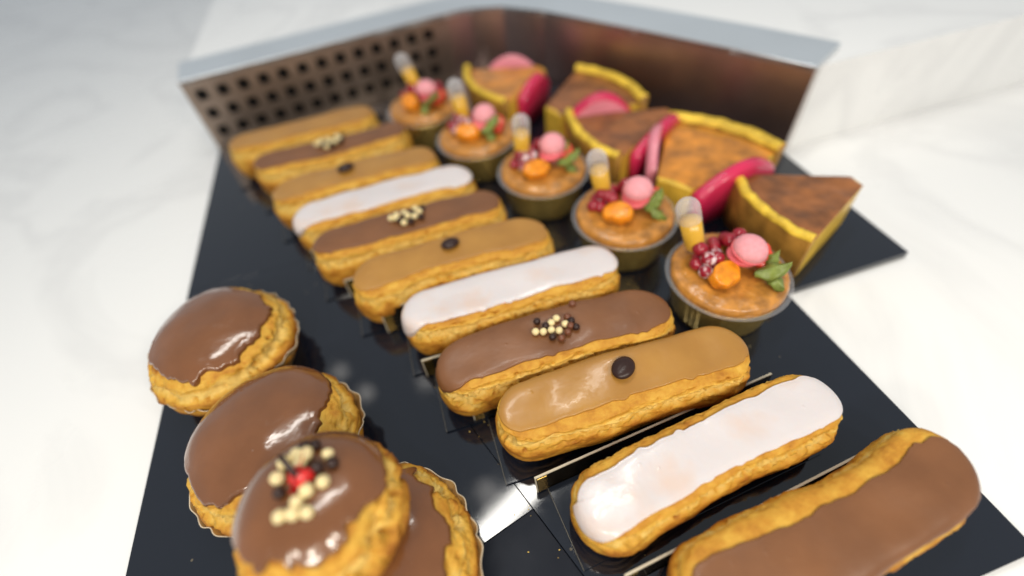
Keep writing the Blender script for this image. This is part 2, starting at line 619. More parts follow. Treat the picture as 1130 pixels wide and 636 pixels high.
SEG, BW = .0493, .0180     # eclair: 13.5 cm long, 3.6 cm wide
ECL = [  # left end (x, y), turn in degrees, kind, label
    (0, 0.0290, -0.0500, 4.50, 'choc', 'chocolate eclair nearest the camera, bare golden pastry along its far side'),
    (1, 0.0012, -0.0065, 5.60, 'white', 'nearest of the white iced eclairs, large, its icing dripping down the left end'),
    (2, -0.0186, 0.0442, -1.25, 'cara', 'nearest coffee eclair with one big dark chocolate bean, beside the front white eclair'),
    (3, -0.0413, 0.0814, -1.00, 'choc', 'sharpest chocolate eclair, a cluster of cream and dark pearls on its matt brown icing'),
    (4, -0.0525, 0.1228, -1.00, 'white', 'middle one of three white iced eclairs, lying behind the sharpest chocolate eclair'),
    (5, -0.0802, 0.1645, -0.10, 'cara', 'middle coffee eclair with one small chocolate bean, just behind the middle white eclair'),
    (6, -0.1018, 0.2053, -0.20, 'choc', 'chocolate eclair with cream pearls directly in front of the farthest white eclair'),
    (7, -0.1142, 0.2432, 1.40, 'white', 'farthest white iced eclair, blurred, fourth from the back of the row'),
    (8, -0.1330, 0.2830, 1.20, 'cara', 'farthest eclair with a dark bean, blurred coffee icing, third from the back'),
    (9, -0.1495, 0.3300, 1.50, 'choc', 'farthest chocolate eclair with pale pearls, blurred, second from the back'),
    (10, -0.1740, 0.3765, 1.50, 'cara', 'plain golden eclair at the back of the row near the perforated panel'),
]
KIND_MAT = {'choc': M_CHOC, 'cara': M_CARA, 'white': M_FOND}


def pearls(parent, spots, zf, scale=1.0):
    for k, (px, py, c, lift) in enumerate(spots):
        m = PEARL[k % 4].copy()
        m.materials.clear()
        o = link('crunch_pearl', m, {'p': M_PALE, 'd': M_DARK, 'm': M_MILK}[c], parent)
        o.scale = (scale,) * 3
        o.location = (px, py, zf(px, py) + .0021 * scale * (.85 + lift))
        o.rotation_euler = (k, k * 2.1, 0)


CLUSTER = [(-.0105, .0015, 'p', 0), (-.0065, .0003, 'p', 0), (-.0076, .0075, 'd', 0), (-.0040, .0035, 'd', 0), (-.0022, -.0002, 'p', .3),
           (-.0007, .0040, 'p', .3), (.0030, .0062, 'p', 0), (.0016, -.0018, 'p', .2), (-.0030, -.0045, 'd', 0), (.0012, -.0064, 'm', 0),
           (.0056, -.0040, 'm', 0), (.0062, .0012, 'p', 0), (.0082, -.0012, 'm', .3), (.0100, .0020, 'd', 0), (.0108, -.0030, 'd', .1),
           (.0090, .0052, 'm', 0)]
CLUSTER_B = [(-.0110, .0040, 'p', 0), (-.0068, .0060, 'p', 0), (-.0055, -.0010, 'd', 0), (-.0075, .0012, 'p', .6), (-.0015, .0056, 'p', .2),
             (.0005, .0005, 'p', .5), (-.0030, -.0048, 'p', 0), (.0038, .0040, 'd', 0), (.0050, -.0020, 'p', .3), (.0088, .0022, 'p', .2),
             (.0092, -.0035, 'd', 0), (.0018, -.0058, 'd', 0), (.0112, .0064, 'd', 0), (.0065, .0075, 'p', 0), (-.0008, .0020, 'd', .2)]


def make_eclair(idx, x, y, deg, kind, label):
    near = idx <= 6
    rz = math.radians(deg)
    half = SEG + BW
    c = Vector((x + half * math.cos(rz), y + half * math.sin(rz), 0.0017))
    t = thing('eclair', label, 'eclair', c, rz, 'eclairs lined up in a row on black cards')
    rnd = random.Random(idx * 13 + 5)
    b = BW * rnd.uniform(.97, 1.04)
    ln = rnd.uniform(-.0014, .0014) if idx not in (1, 2) else 0
    ch = Choux(SEG + (BW - b) + ln, b, .0172, .0155, 3.7 * idx + 1.3, box=(.72, .86), flat=True, tilt={2: .12, 3: .08, 1: -.02}.get(idx, rnd.uniform(-.05, .12)), swell=.09, bend=rnd.uniform(-.34, .34),
               n_out=480 if idx in (1, 2, 3, 4) else (300 if near else 200), n_prof=130 if idx in (1, 2, 3, 4) else (64 if near else 44))
    link('choux_shell', ch.body(), M_CHOUX, t)
    ef, eb = {0: (26, 70), 1: (48, 60), 2: (61, 34), 3: (53, 36), 4: (53, 34), 5: (58, 36), 6: (55, 36)}.get(idx, (53, 36))

    def edge(p, nx, ny):
        e = (ef + eb) / 2 + (eb - ef) / 2 * ny
        if nx < -.2:                       # left end: runs over the tip
            e -= {1: 40, 4: 48, 3: 30, 7: 38}.get(idx, 12) * smooth(.2, 1, -nx) * (1 if ny < .3 else .6)
        if nx > .2:
            e -= (10 if kind != 'white' else 18) * smooth(.2, 1, nx)
        return e
    link('icing', ch.glaze(edge, .0011 if kind != 'white' else .0015, 34, 9.0), KIND_MAT[kind], t)
    cache = {}

    def zf(px, py):
        k = (round(px, 4), round(py, 4))
        if k not in cache:
            cache[k] = ch.top(px, py) + .0015
        return cache[k]
    if idx in (3, 6, 9):
        pearls(t, CLUSTER if idx == 3 else CLUSTER_B, lambda a, q: zf(a, q), 1.0 if idx == 3 else 1.12)
        if idx == 3:
            o = link('crunch_pearl', PEARL[1].copy(), M_MILK, t)
            o.location = (.0150, .0135, zf(.015, .0135) + .0006)
    if kind == 'cara' and idx != 10:
        bx = {2: -.0005, 5: .0005, 8: -.006}[idx]
        o = link('chocolate_bean', BEAN.copy(), M_DARK, t)
        o.location = (bx, .003, zf(bx, .003) + .0016)
        o.rotation_euler = (-.12, .05, {2: .75, 5: .3, 8: .4}[idx])
        if idx == 5:
            o.scale = (.9, .9, .9)
    return t, c, rz


def make_card(idx, c, rz, label, fx_=.0, fh=.0145):
    t = thing('pastry_card', label, 'card', (c.x, c.y, 0), rz, 'folded cards under the eclairs')
    hl = .0690
    hr = .0600
    bm = bmesh.new()
    box_bm(bm, -hl - .001, hr, -.0200, .0180, .0004, .0014)
    link('base_sheet', from_bm(bm), M_TRAY, t, False)
    lean = .0016
    fl = -hl - fx_
    yb = .0183

    def slab(x0, x1, y0, y1, z0, z1):
        b2 = box_bm(bmesh.new(), x0, x1, y0, y1, z0, z1)
        for v in b2.verts:
            v.co.y += lean * v.co.z / .015
        return b2
    link('upright_flap', from_bm(slab(fl, hr, yb, yb + .0010, .0004, fh)), M_CARDFACE, t, False)
    bm = slab(fl, hr, yb, yb + .0010, fh + .0001, fh + .0007)
    for q in (slab(fl - .0007, fl - .0001, yb, yb + .0010, .0004, fh + .0007),):
        me_ = bpy.data.meshes.new('edge')
        q.to_mesh(me_)
        bm.from_mesh(me_)
        q.free()
        bpy.data.meshes.remove(me_)
    link('cut_edge', from_bm(bm), M_CUT, t, False)
    link('base_edge', from_bm(slab(-hl - .0014, -hl - .0011, -.0200, .0180, .0004, .0012)), M_DIMEDGE, t, False)
    link('gold_corner', from_bm(slab(fl + .0002, fl + .0052, yb - .0005, yb - .0001, .0016, fh - .0002)), M_GOLDEDGE, t, False)


for e in ECL:
    t_, c_, rz_ = make_eclair(*e)
    lab = {0: 'folded black card with a long pale edge, under the nearest chocolate eclair',
           1: 'folded black card with long pale edge, under the nearest white eclair',
           2: 'folded black card under the nearest coffee eclair, its corner showing at the left',
           3: 'folded black card almost hidden under the sharpest chocolate eclair',
           4: 'folded card with a dull gold flap standing out left of the middle white eclair',
           5: 'black card under the middle coffee eclair, a pale corner showing',
           6: 'black card under the chocolate eclair in front of the farthest white one',
           7: 'black card under the farthest white iced eclair',
           8: 'black card hidden under the farthest coffee eclair with a bean',
           9: 'black card hidden under the farthest chocolate eclair with pearls',
           10: 'black card hidden under the plain golden eclair at the back'}[e[0]]
    make_card(e[0], c_ + Vector((0, {1: .0030}.get(e[0], 0), 0)), rz_ + math.radians({1: -1.5}.get(e[0], 0)), lab, {1: .006, 2: .008, 3: .005, 4: .012, 0: .012, 5: .005, 6: .005}.get(e[0], .003), .020 if e[0] == 4 else .0145)


# ------------------------------------------------------------------ religieuses in paper cases
def paper_case(parent, r0, r1, h, n=40, seed=0.0):
    prof = [(r0 * .3, .0006), (r0, .0006), (r0 * 1.02, .0012)] + [(r0 + (r1 - r0) * k, .0012 + (h - .0012) * k) for k in (.17, .33, .5, .67, .83, .985, 1)]

    def mod(ph, k, r, z):
        if k >= 2:
            w = min(1, (k - 2) / 6)
            f = math.sin(ph * n * .62 + 2.2 * FT(Vector((math.cos(ph) * 3, math.sin(ph) * 3, seed))))
            r += .00075 * w * f + .0022 * w * FT(Vector((math.cos(ph) * 2 + seed, math.sin(ph) * 2, 0)))
            if k >= 8:
                z += .0018 * FT(Vector((math.cos(ph) * 6 + seed, math.sin(ph) * 6, 2)))
        return r, z
    vs, fs = lathe(prof, n * 8, mod)
    me = mesh(vs, fs)
    for k, p in enumerate(me.polygons):
        p.material_index = 0
    o = link('paper_case', me, [M_PAPER, M_PAPEREDGE], parent)
    nv = len(prof)
    for p in me.polygons:
        if any(v % nv == nv - 1 for v in p.vertices) and len(prof) > 2:
            p.material_index = 1
    # thin: only the very lip is pale
    sm = o.modifiers.new('thickness', 'SOLIDIFY')
    sm.thickness = .0004
    sm.offset = 1
    return o


def bun(parent, names, r, ht, hb, seed, edge_deg, n_out, n_prof, z=0, off=(0, 0), ridges=0.0006, tilt=None, mat=M_CHOC_DEEP, wob=16, thick=.002):
    ch = Choux(.0001, r, ht, hb, seed, rough=1.2, ridges=ridges, swell=.06, n_out=n_out, n_prof=n_prof)
    o1 = link(names[0], ch.body(), M_CHOUX, parent)

    def edge(p, nx, ny):
        return edge_deg(nx, ny)
    o2 = link(names[1], ch.glaze(edge, thick, 40, wob), mat, parent)
    for o in (o1, o2):
        o.location = (off[0], off[1], z)
        if tilt:
            o.rotation_euler = tilt
    return ch, o1, o2


# whole one with a decorated head
rel = thing('religieuse', 'two-tiered chocolate choux bun with pearls and a red sugar piece on its head', 'choux bun',
            (-.084, .003, 0), 0, 'chocolate choux buns in paper cases')
paper_case(rel, .032, .0440, .021, 40, 1.0)
bun(rel, ('body_choux', 'body_glaze'), .0415, .0230, .0190, 21.3, lambda nx, ny: 32 + 6 * nx, 420, 90, z=.0012, ridges=.0005)
hx, hy, hz = -.0055, .0125, .0440
hch, ho1, ho2 = bun(rel, ('head_choux', 'head_glaze'), .0285, .0215, .0160, 33.1,
                    lambda nx, ny: 30 - 18 * ny - 4 * nx + 10 * math.exp(-((math.atan2(ny, nx) + .55) / .35) ** 2),
                    460, 96, z=hz, off=(hx, hy), ridges=.0014, wob=20, thick=.0019)


# camera-facing axes on the table, used to lay toppings out as the photo shows them
RGT = Vector((.953, -.302, 0))
FWD = Vector((.302, .953, 0))


def head_spot(u, v):
    p = RGT * u + FWD * v
    return p.x, p.y


HP = [(-.0002, .0145, 'p', .2), (.0037, .0128, 'p', .5), (.0102, .0115, 'p', 0), (.0012, .0102, 'p', 0), (.0090, .0012, 'p', 0), (.0038, -.0002, 'p', 0),
      (.0007, -.0029, 'p', .3), (-.0009, -.0061, 'p', 0), (.0036, -.0071, 'p', 0), (.0024, .0165, 'd', 0), (.0056, .0169, 'd', 0), (.0072, .0066, 'd', .1),
      (.0119, .0073, 'd', 0), (-.0040, .0125, 'p', 0), (-.0052, .0020, 'd', 0), (-.0060, .0075, 'p', 0), (-.0050, -.0055, 'p', 0)]
for k, (px, py, c, lift) in enumerate(HP):
    sc = (1.12, 1.22, 1.05, 1.18)[k % 4]
    o = link('crunch_pearl', PEARL[k % 4].copy(), {'p': M_PALE, 'd': M_DARK}[c], rel)
    o.scale = (sc,) * 3
    o.location = (hx + px, hy + py, hz + hch.top(px, py) + .0018 + .0021 * sc * (.8 + lift))
    o.rotation_euler = (k, k * 1.7, 0)


def heart_bm(sx, h):
    bm = bmesh.new()
    pts = []
    for k in range(40):
        a = 2 * PI * k / 40
        pts.append((sx * math.sin(a) ** 3, sx * (13 * math.cos(a) - 5 * math.cos(2 * a) - 2 * math.cos(3 * a) - math.cos(4 * a)) / 16))
    return prism_bm(bm, pts, 0, h, h * .35, 2)


px, py = .0023, .0050
o = link('red_sugar_piece', from_bm(heart_bm(.0042, .0034)), M_RED, rel)
o.location = (hx + px, hy + py, hz + hch.top(px, py) + .0030)
o.rotation_euler = (.35, -.1, -.5)
bm = bmesh.new()
box_bm(bm, -.0050, .0050, -.0010, .0010, 0, .0016, .0004)
px, py = -.0010, .0088
o = link('chocolate_stick', from_bm(bm), M_DARK, rel)
o.location = (hx + px, hy + py, hz + hch.top(px, py) + .0068)
o.rotation_euler = (0, .15, -1.05)

relb = thing('choux_bun', 'plain chocolate choux bun in a paper case directly behind the two-tiered bun', 'choux bun',
             (-.1255, .0735, 0), 0, 'chocolate choux buns in paper cases')
paper_case(relb, .032, .0425, .021, 38, 4.0)
bun(relb, ('choux_shell', 'glaze'), .0400, .0250, .0190, 45.7,
    lambda nx, ny: 33 + 12 * math.cos(math.atan2(ny, nx) + .95) - 10 * smooth(.1, 1, ny), 380, 84, z=.0012, ridges=.0006, wob=18)
relc = thing('choux_bun', 'farthest of the three choux buns at the left, its paper case edge showing', 'choux bun',
             (-.1590, .1510, 0), 0, 'chocolate choux buns in paper cases')
paper_case(relc, .032, .0425, .021, 38, 8.0)
bun(relc, ('choux_shell', 'glaze'), .0400, .0230, .0190, 57.7, lambda nx, ny: 40, 240, 56, z=.0012, ridges=.0006, wob=14)


# ------------------------------------------------------------------ rum babas in gold cups
def leaf_mesh(L, W, curl):
    vs, fs = [], []
    nu, nv = 14, 9
    for top in (1, 0):
        for i in range(nu):
            u = i / (nu - 1)
            w = W * math.sin(PI * min(1, u * .93 + .05)) ** .8
            for j in range(nv):
                v = j / (nv - 1) * 2 - 1
                z = curl * u * u - .0022 * v * v + .0010 * math.sin(u * 14) * abs(v) + (.0009 if top else 0) + .0011 * math.exp(-(v / .18) ** 2) * top
                vs.append((u * L, v * w, z))
    for tt in (0, 1):
        for i in range(nu - 1):
            for j in range(nv - 1):
                a = tt * nu * nv + i * nv + j
                fs.append((a, a + 1, a + nv + 1, a + nv))
    n0 = nu * nv
    for i in range(nu - 1):
        for j in (0, nv - 1):
            a = i * nv + j
            fs.append((a, a + nv, n0 + a + nv, n0 + a))
    return mesh(vs, fs)


def fruit_wedge(sx, sy, sz, seed):
    bm = bmesh.new()
    bmesh.ops.create_uvsphere(bm, u_segments=32, v_segments=20, radius=1)
    for v in bm.verts:
        x, y, z = v.co
        q = (abs(x) ** 2.35 + abs(y) ** 2.35 + abs(z) ** 2.35) ** (1 / 2.35)
        x, y, z = x / q, y / q, z / q
        if z > .35:
            z = .35 + (z - .35) * .25
        taper = 1 - .25 * (z + 1) * .3 + .22 * x * y + .16 * FT(Vector((x * 1.5 + seed, y * 1.5, z * 1.5)))
        v.co = Vector((x * sx * taper, y * sy * taper, z * sz))
    return from_bm(bm)


def tube_profile(r, h0, h1, dome=True, n=8):
    p = [(0.0002, h0)]
    for k in range(n + 1):
        a = -PI / 2 + PI / 2 * k / n
        p.append((max(.0002, r * .94 * math.cos(a)), h0 + r * .45 * (1 + math.sin(a))))
    if dome:
        for k in range(n + 1):
            a = PI / 2 * k / n
            p.append((max(.0002, r * math.cos(a)), h1 - r + r * math.sin(a)))
    else:
        p += [(r, h1), (.0002, h1)]
    return p


RB = .0325


def make_baba(idx, x, y, turn, label, top_rot, sugar, scale=1.0):
    JIT = random.Random(idx * 31 + 2)
    t = thing('rum_baba', label, 'pastry', (x, y, .0002), 0, 'fruit babas with pipettes in gold cups')
    # cup, drawn from the foot up the fluted wall and over the plastic lip
    prof = [(.0002, .0006), (.0275, .0006), (.0285, .0010)] + [(.0290 + .0046 * k / 8, .0016 + .0262 * k / 8) for k in range(9)]

    def mod(ph, k, r, z):
        if k >= 2:
            r += .00012 * math.sin(ph * 36) + .0002 * math.sin(ph * 5 + idx)
        return r, z
    vs, fs = lathe(prof, 216, mod)
    cup = link('gold_cup', mesh(vs, fs), M_CUP, t)
    cup.modifiers.new('thickness', 'SOLIDIFY').thickness = .0004
    vs, fs = lathe([(.0338, .0270), (.0342, .0284), (.0350, .0290), (.0366, .0292), (.0372, .0295), (.0370, .0298), (.0350, .0296), (.0338, .0292)], 120)
    fs = fs + [(i * 8 + 7, ((i + 1) % 120) * 8 + 7, ((i + 1) % 120) * 8, i * 8) for i in range(120)]
    link('clear_rim', mesh(vs, fs), M_RIM, cup)
    # sponge
    pr = [(.0270, .0040), (.0330, .0270), (.0341, .0290), (.0340, .0315), (.0328, .0335), (.0300, .0348), (.0265, .0352), (.0210, .0347), (.0120, .0342), (.0002, .0342)]
    fine = []
    for a, b2 in zip(pr, pr[1:]):
        for k in range(4):
            fine.append((a[0] + (b2[0] - a[0]) * k / 4, a[1] + (b2[1] - a[1]) * k / 4))
    fine.append(pr[-1])

    def mod2(ph, k, r, z):
        if r > .001 and z > .028:
            f = fbm(math.cos(ph) * r * 110, math.sin(ph) * r * 110, z * 110, 4, idx * 5.1)
            r += .0006 * f
            z += .0016 * f
        return r, z
    vs, fs = lathe(fine, 140, mod2)
    link('sponge', mesh(vs, fs, merge=True), M_BABA, t)

    def put(name, me, mat, u, v, z, rot=(0, 0, 0), par=t):
        R2 = Matrix.Rotation(top_rot, 3, 'Z')
        jt = JIT.uniform
        p = R2 @ (RGT * (u + jt(-.0024, .0024)) + FWD * (v + jt(-.0024, .0024)))
        rot = (rot[0] + jt(-.2, .2), rot[1] + jt(-.2, .2), rot[2] + jt(-.6, .6))
        o = link(name, me, mat, par)
        o.location = (p.x, p.y, z)
        o.rotation_euler = rot
        return o
    rnd = random.Random(idx * 7 + 3)
    # berries: a heap on the left and a string behind the meringue
    heap = [(-.0165, .004, .039), (-.0110, -.001, .039), (-.0175, -.002, .039), (-.0090, .007, .039), (-.0130, .003, .0450), (-.0190, .008, .039), (-.0085, .003, .0445), (-.0155, .0075, .0455), (-.0215, .002, .039)]
    back = [(-.002, .018, .039), (.005, .019, .039), (.011, .018, .039), (.002, .014, .045), (.017, .013, .039), (.008, .016, .0455), (-.006, .015, .041)]
    for k, (u, v, z) in enumerate(heap + back):
        r = rnd.uniform(.0041, .0050)
        put('redcurrant', ball(r, 2, (1, 1, .95), .05, k), (M_BERRY if k < sugar else M_REDB), u, v, z - .0005)
    # pink meringue kiss of two shells
    bm = bmesh.new()
    bmesh.ops.create_uvsphere(bm, u_segments=32, v_segments=18, radius=1)
    for v in bm.verts:
        v.co = Vector((v.co.x * .0100, v.co.y * .0100, (v.co.z * .0078 if v.co.z > 0 else v.co.z * .0022)))
    up = put('pink_shell', from_bm(bm), M_PINK, .0075, .0020, .0490, (.12, -.1, 0))
    bm = bmesh.new()
    bmesh.ops.create_uvsphere(bm, u_segments=32, v_segments=18, radius=1)
    for v in bm.verts:
        v.co = Vector((v.co.x * .0099, v.co.y * .0099, (v.co.z * .0020 if v.co.z > 0 else v.co.z * .0060)))
    put('coral_shell', from_bm(bm), M_CORAL, .0083, .0003, .0440, (.12, -.1, 0))
    bm = bmesh.new()
    bmesh.ops.create_uvsphere(bm, u_segments=64, v_segments=14, radius=1)
    for v in bm.verts:
        a = math.atan2(v.co.y, v.co.x)
        k = 1 + .05 * FT(Vector((math.cos(a) * 7, math.sin(a) * 7, v.co.z * 3)))
        v.co = Vector((v.co.x * .0105 * k, v.co.y * .0105 * k, v.co.z * .0018))
    o = link('ruffled_foot', from_bm(bm), M_CORAL, up)
    o.location = (0, 0, -.0012)
    # orange piece at the front
    fw = put('orange_piece', fruit_wedge(.0108, .0080, .0080, idx * 2.0), M_ORANGE, -.0065, -.0115, .0405, (.35, .12, -.5 + top_rot + rnd.uniform(-.15, .15)))
    # strawberry piece with green leaves, front right
    put('strawberry_piece', fruit_wedge(.0080, .0052, .0060, idx + .4), M_STRAW, .0190, .0005, .0425, (.2, -.4, .35 + top_rot))
    put('mint_leaf', leaf_mesh(.0190, .0056, .004), M_GREEN, .0095, -.0120, .0415, (.25, -.30, .05 + top_rot))
    put('mint_leaf', leaf_mesh(.0130, .0042, -.004), M_GREEN, .0130, -.0100, .0410, (.1, .15, -1.25 + top_rot))
    put('mint_leaf', leaf_mesh(.0110, .0036, .002), M_GREEN, .0150, -.0070, .0430, (.3, -.25, .5 + top_rot))
    # pipette of syrup stuck in at the back left
    pip_r = .0070
    lean = Euler((0.0, -.20 + .06 * rnd.uniform(-1, 1), 0))
    vs, fs = lathe([q for q in tube_profile(pip_r, 0, .0400)[:9]] + [(pip_r * .98, .012), (pip_r, .0244), (pip_r, .0246)] + tube_profile(pip_r, 0, .0400)[10:], 40)
    me_ = mesh(vs, fs, merge=True)
    for pl in me_.polygons:
        pl.material_index = 1 if pl.center.z > .0245 else 0
    p = put('pipette', me_, [M_CLEAR, M_FROST], -.0140, .0135, .0390, (.05, -.13 + .05 * rnd.uniform(-1, 1), 0))
    vs, fs = lathe(tube_profile(pip_r * .90, .0006, .0235, False), 36)
    link('syrup', mesh(vs, fs, merge=True), M_RUM, p)
    vs, fs = lathe([(.0002, -.011), (.0010, -.011), (.0012, -.004), (.0030, -.0008), (.0034, .0003), (.0002, .0003)], 24)
    link('pipette_tip', mesh(vs, fs, merge=True), M_CLEAR, p)
    t.scale = (scale,) * 3
    return t


BABAS = [(.1372, .0871, 'nearest of the five fruit babas, beside the right end of the front coffee eclair', .1, 5),
         (.1065, .1587, 'sharply visible fruit baba with red currants and pink meringue beside the white eclair end', 0.0, 2),
         (.0740, .2308, 'middle fruit baba, third from the front, sugared currants beside its pink meringue', .22, 7),
         (.0396, .3014, 'second fruit baba from the back, blurred, with sugar-white currants', -.12, 8),
         (.0062, .3745, 'farthest fruit baba, most blurred, standing in front of the perforated panel', -.45, 3)]
for k, (x, y, lab, tr, sg) in enumerate(BABAS):
    make_baba(k, x, y, 0, lab, tr, sg, .955)


# ------------------------------------------------------------------ flan slices
def make_flan(x, y, rz, label, skin, R=.092, ang=54, H=.034, sides=('crimson', 'crimson'), t0=.010, bands=((0, 1), (0, 1)), rise=0.0):
    """wedge with its tip at the origin pointing -X, crust arc towards +X"""
    t = thing('flan_slice', label, 'cake slice', (x, y, .0002), rz, 'flan slices with crimson bands')
    a0 = math.radians(ang / 2)
    n = 22
    arc = [(R * math.cos(-a0 + 2 * a0 * k / n), R * math.sin(-a0 + 2 * a0 * k / n)) for k in range(n + 1)]
    tip = [(t0 * math.cos(a0), t0 * math.sin(a0)), (t0 * math.cos(a0), -t0 * math.sin(a0))]
    s = .950
    inner = [(p[0] * s, p[1] * s) for p in arc]
    bm = bmesh.new()
    prism_bm(bm, tip + inner, .0015, H, .0008)
    link('custard', from_bm(bm), M_CUSTARD, t, False)
    # skin: slightly sagging top sheet with blisters
    vs, fs = [], []
    nr, na = 30, 30
    for i in range(nr):
        r = t0 * 1.05 + (R * s - t0 * 1.05) * i / (nr - 1)
        for j in range(na):
            a = -a0 + 2 * a0 * j / (na - 1)
            px_, py_ = r * math.cos(a), r * math.sin(a)
            e = min(i, j, nr - 1 - i, na - 1 - j)
            z = H + .0011 + .0018 * fbm(px_ * 45, py_ * 45, rz, 3, x * 40) * min(1, e / 3)
            vs.append((px_, py_, z if e else H + .0002))
    for i in range(nr - 1):
        for j in range(na - 1):
            q = i * na + j
            fs.append((q, q + 1, q + na + 1, q + na))
    link('baked_skin', mesh(vs, fs), skin, t)
    # crust wall round the arc
    vs, fs = [], []
    prof = [(.948, .0008), (1.0, .0008), (1.012, H * .5), (1.03, H + .003), (1.024, H + .0058), (.995, H + .0064), (.962, H + .0054), (.955, H + .002)]
    m = len(prof)
    nn = 60
    for k in range(nn + 1):
        a = -a0 + 2 * a0 * k / nn
        for (f, z) in prof:
            w = 1 + .016 * FT(Vector((a * 9, z * 120, x * 30))) + .004 * FT(Vector((a * 34, z * 300, x * 30)))
            vs.append((R * f * w * math.cos(a), R * f * w * math.sin(a), z + (.0010 * FT(Vector((a * 12, 4, y * 30))) + .0004 * FT(Vector((a * 40, 4, y * 30))) if z > H else 0)))
    for k in range(nn):
        for j in range(m):
            fs.append((k * m + j, k * m + (j + 1) % m, (k + 1) * m + (j + 1) % m, (k + 1) * m + j))
    fs.append(tuple(range(m)))
    fs.append(tuple(nn * m + j for j in range(m))[::-1])
    me_ = mesh(vs, fs)
    for pl in me_.polygons:
        pl.material_index = 1 if pl.center.z > H + .0012 else 0
    link('crust', me_, [M_CRUSTSIDE, M_CRUST], t)
    # upright bands standing against the cut sides, their upper edges arched
    for sgn, colr, (b0, b1) in zip((-1, 1), sides, bands):
        if not colr:
            continue
        vs, fs = [], []
        nb = 24
        for k in range(nb + 1):
            u = k / nb
            d = t0 * .9 + (R * .92 - t0 * .9) * (b0 + (b1 - b0) * u)
            bow = .0030 * math.sin(PI * u)
            hh = (H - .008) + rise * math.sin(PI * u) + .015 * math.sin(PI * (u * .88 + .06)) ** .6
            for (off, z) in ((.0012, .002), (.0012, hh), (.0022, hh + .0012), (.0076, hh - .0006), (.0092, hh - .0036), (.0066, .002)):
                o2 = off + bow * (z / hh)
                px_ = d * math.cos(a0) - o2 * math.sin(a0)
                py_ = sgn * (d * math.sin(a0) + o2 * math.cos(a0))
                vs.append((px_, py_, z))
        for k in range(nb):
            for j in range(6):
                fs.append((k * 6 + j, k * 6 + (j + 1) % 6, (k + 1) * 6 + (j + 1) % 6, (k + 1) * 6 + j))
        fs.append(tuple(range(6)))
        fs.append(tuple(nb * 6 + j for j in range(6))[::-1])
        me_ = mesh(vs, fs)
        for pl in me_.polygons:
            if colr == 'both' and sgn * pl.normal.y > .6 and pl.center.z < hh - .006:
                pl.material_index = 1
        link('side_band', me_, {'crimson': M_BAND, 'pink': M_BANDPINK, 'both': [M_BAND, M_BANDPINK]}[colr], t)
    return t


make_flan(.1400, .3880, PI + .157, 'farthest flan slice, orange-brown top, in the back corner of the case', M_SKIN2, R=.085, ang=64, sides=('pink', 'crimson'), bands=((.1, .8), (.15, .85)), rise=.003)
make_flan(.0920, .2980, .31, 'flan slice with a thick yellow crust along the brown steel wall, crimson band in front', M_SKIN, R=.096, ang=56, sides=('both', None), t0=.02, bands=((.12, .92), (0, 1)), rise=.010)
make_flan(.2080, .2590, PI + .10, 'dark-topped flan slice with its yellow crust towards the babas', M_SKIN, R=.094, ang=50, sides=(None, 'crimson'), bands=((0, 1), (-.06, .9)), rise=.002)
make_flan(.1220, .1520, .56, 'golden flan slice between two tall bands, one pink and one crimson', M_SKIN2, R=.118, ang=44, sides=('crimson', 'pink'), t0=.034, bands=((.05, .95), (.2, 1.0)), rise=.005)
make_flan(.2680, .1230, PI - .02, 'flan slice nearest the camera, its brown side behind the nearest baba', M_SKIN, R=.086, ang=54, sides=(None, None))

# ------------------------------------------------------------------ trays and case
def tray(name, pts, label, z0=-.005, z1=0.0, mat=None):
    bm = bmesh.new()
    prism_bm(bm, pts, z0, z1, .0002, 1)
    o = link(name, from_bm(bm), mat or M_TRAY, None, False)
    return tag(o, label, 'tray', 'black lacquered trays')


# foot line of the upstand behind the pastries, from the right to the left
WALL = [(.285, .212), (.253, .268), (.206, .346), (.151, .434), (.118, .470), (.085, .484), (.060, .4835), (-.205, .445)]
seam = lambda y: -.0095 - .355 * y             # where the bun tray meets the eclair tray
front = lambda x: .0131 + .256 * x             # front edge of the bun tray
ySE, TL, TR, TF = .0103, -.2050, .1830, -.075
tray('eclair_tray', [(seam(TF) + .00008, TF), (TR, TF), (TR, .3795), (.1495, .4310), (.117, .467), (.085, .481), (.060, .4805), (TL, .4420), (TL, .2350), (seam(.2350) + .00008, .2350)],
     'large black glossy tray under the eclairs and the fruit babas')
tray('flan_tray', [(TR + .0002, .080), (.278, .080), (.283, .210), (.2505, .266), (TR + .0002, .3775)], 'black glossy tray under the flan slices along the brown steel wall')
tray('bun_tray', [(TL, front(TL)), (seam(ySE) - .00008, front(seam(ySE))), (seam(.2348) - .00008, .2348), (TL, .2348)],
     'black glossy tray under the chocolate buns, reflecting a strip lamp')
tray('front_tray', [(TL, TF), (seam(TF) - .00008, TF), (seam(ySE - .00016) - .00008, front(seam(ySE)) - .00016), (TL, front(TL) - .00016)],
     'dusty black tray end below the bun tray at the bottom', mat=M_DUSTY)

bm = bmesh.new()
bm.faces.new([bm.verts.new(p) for p in ((-6, -6, -.0056), (6, -6, -.0056), (6, 6, -.0056), (-6, 6, -.0056))])
o = link('counter', from_bm(bm), M_COUNTER, None, False)
o['kind'] = 'structure'

TOP = .0705


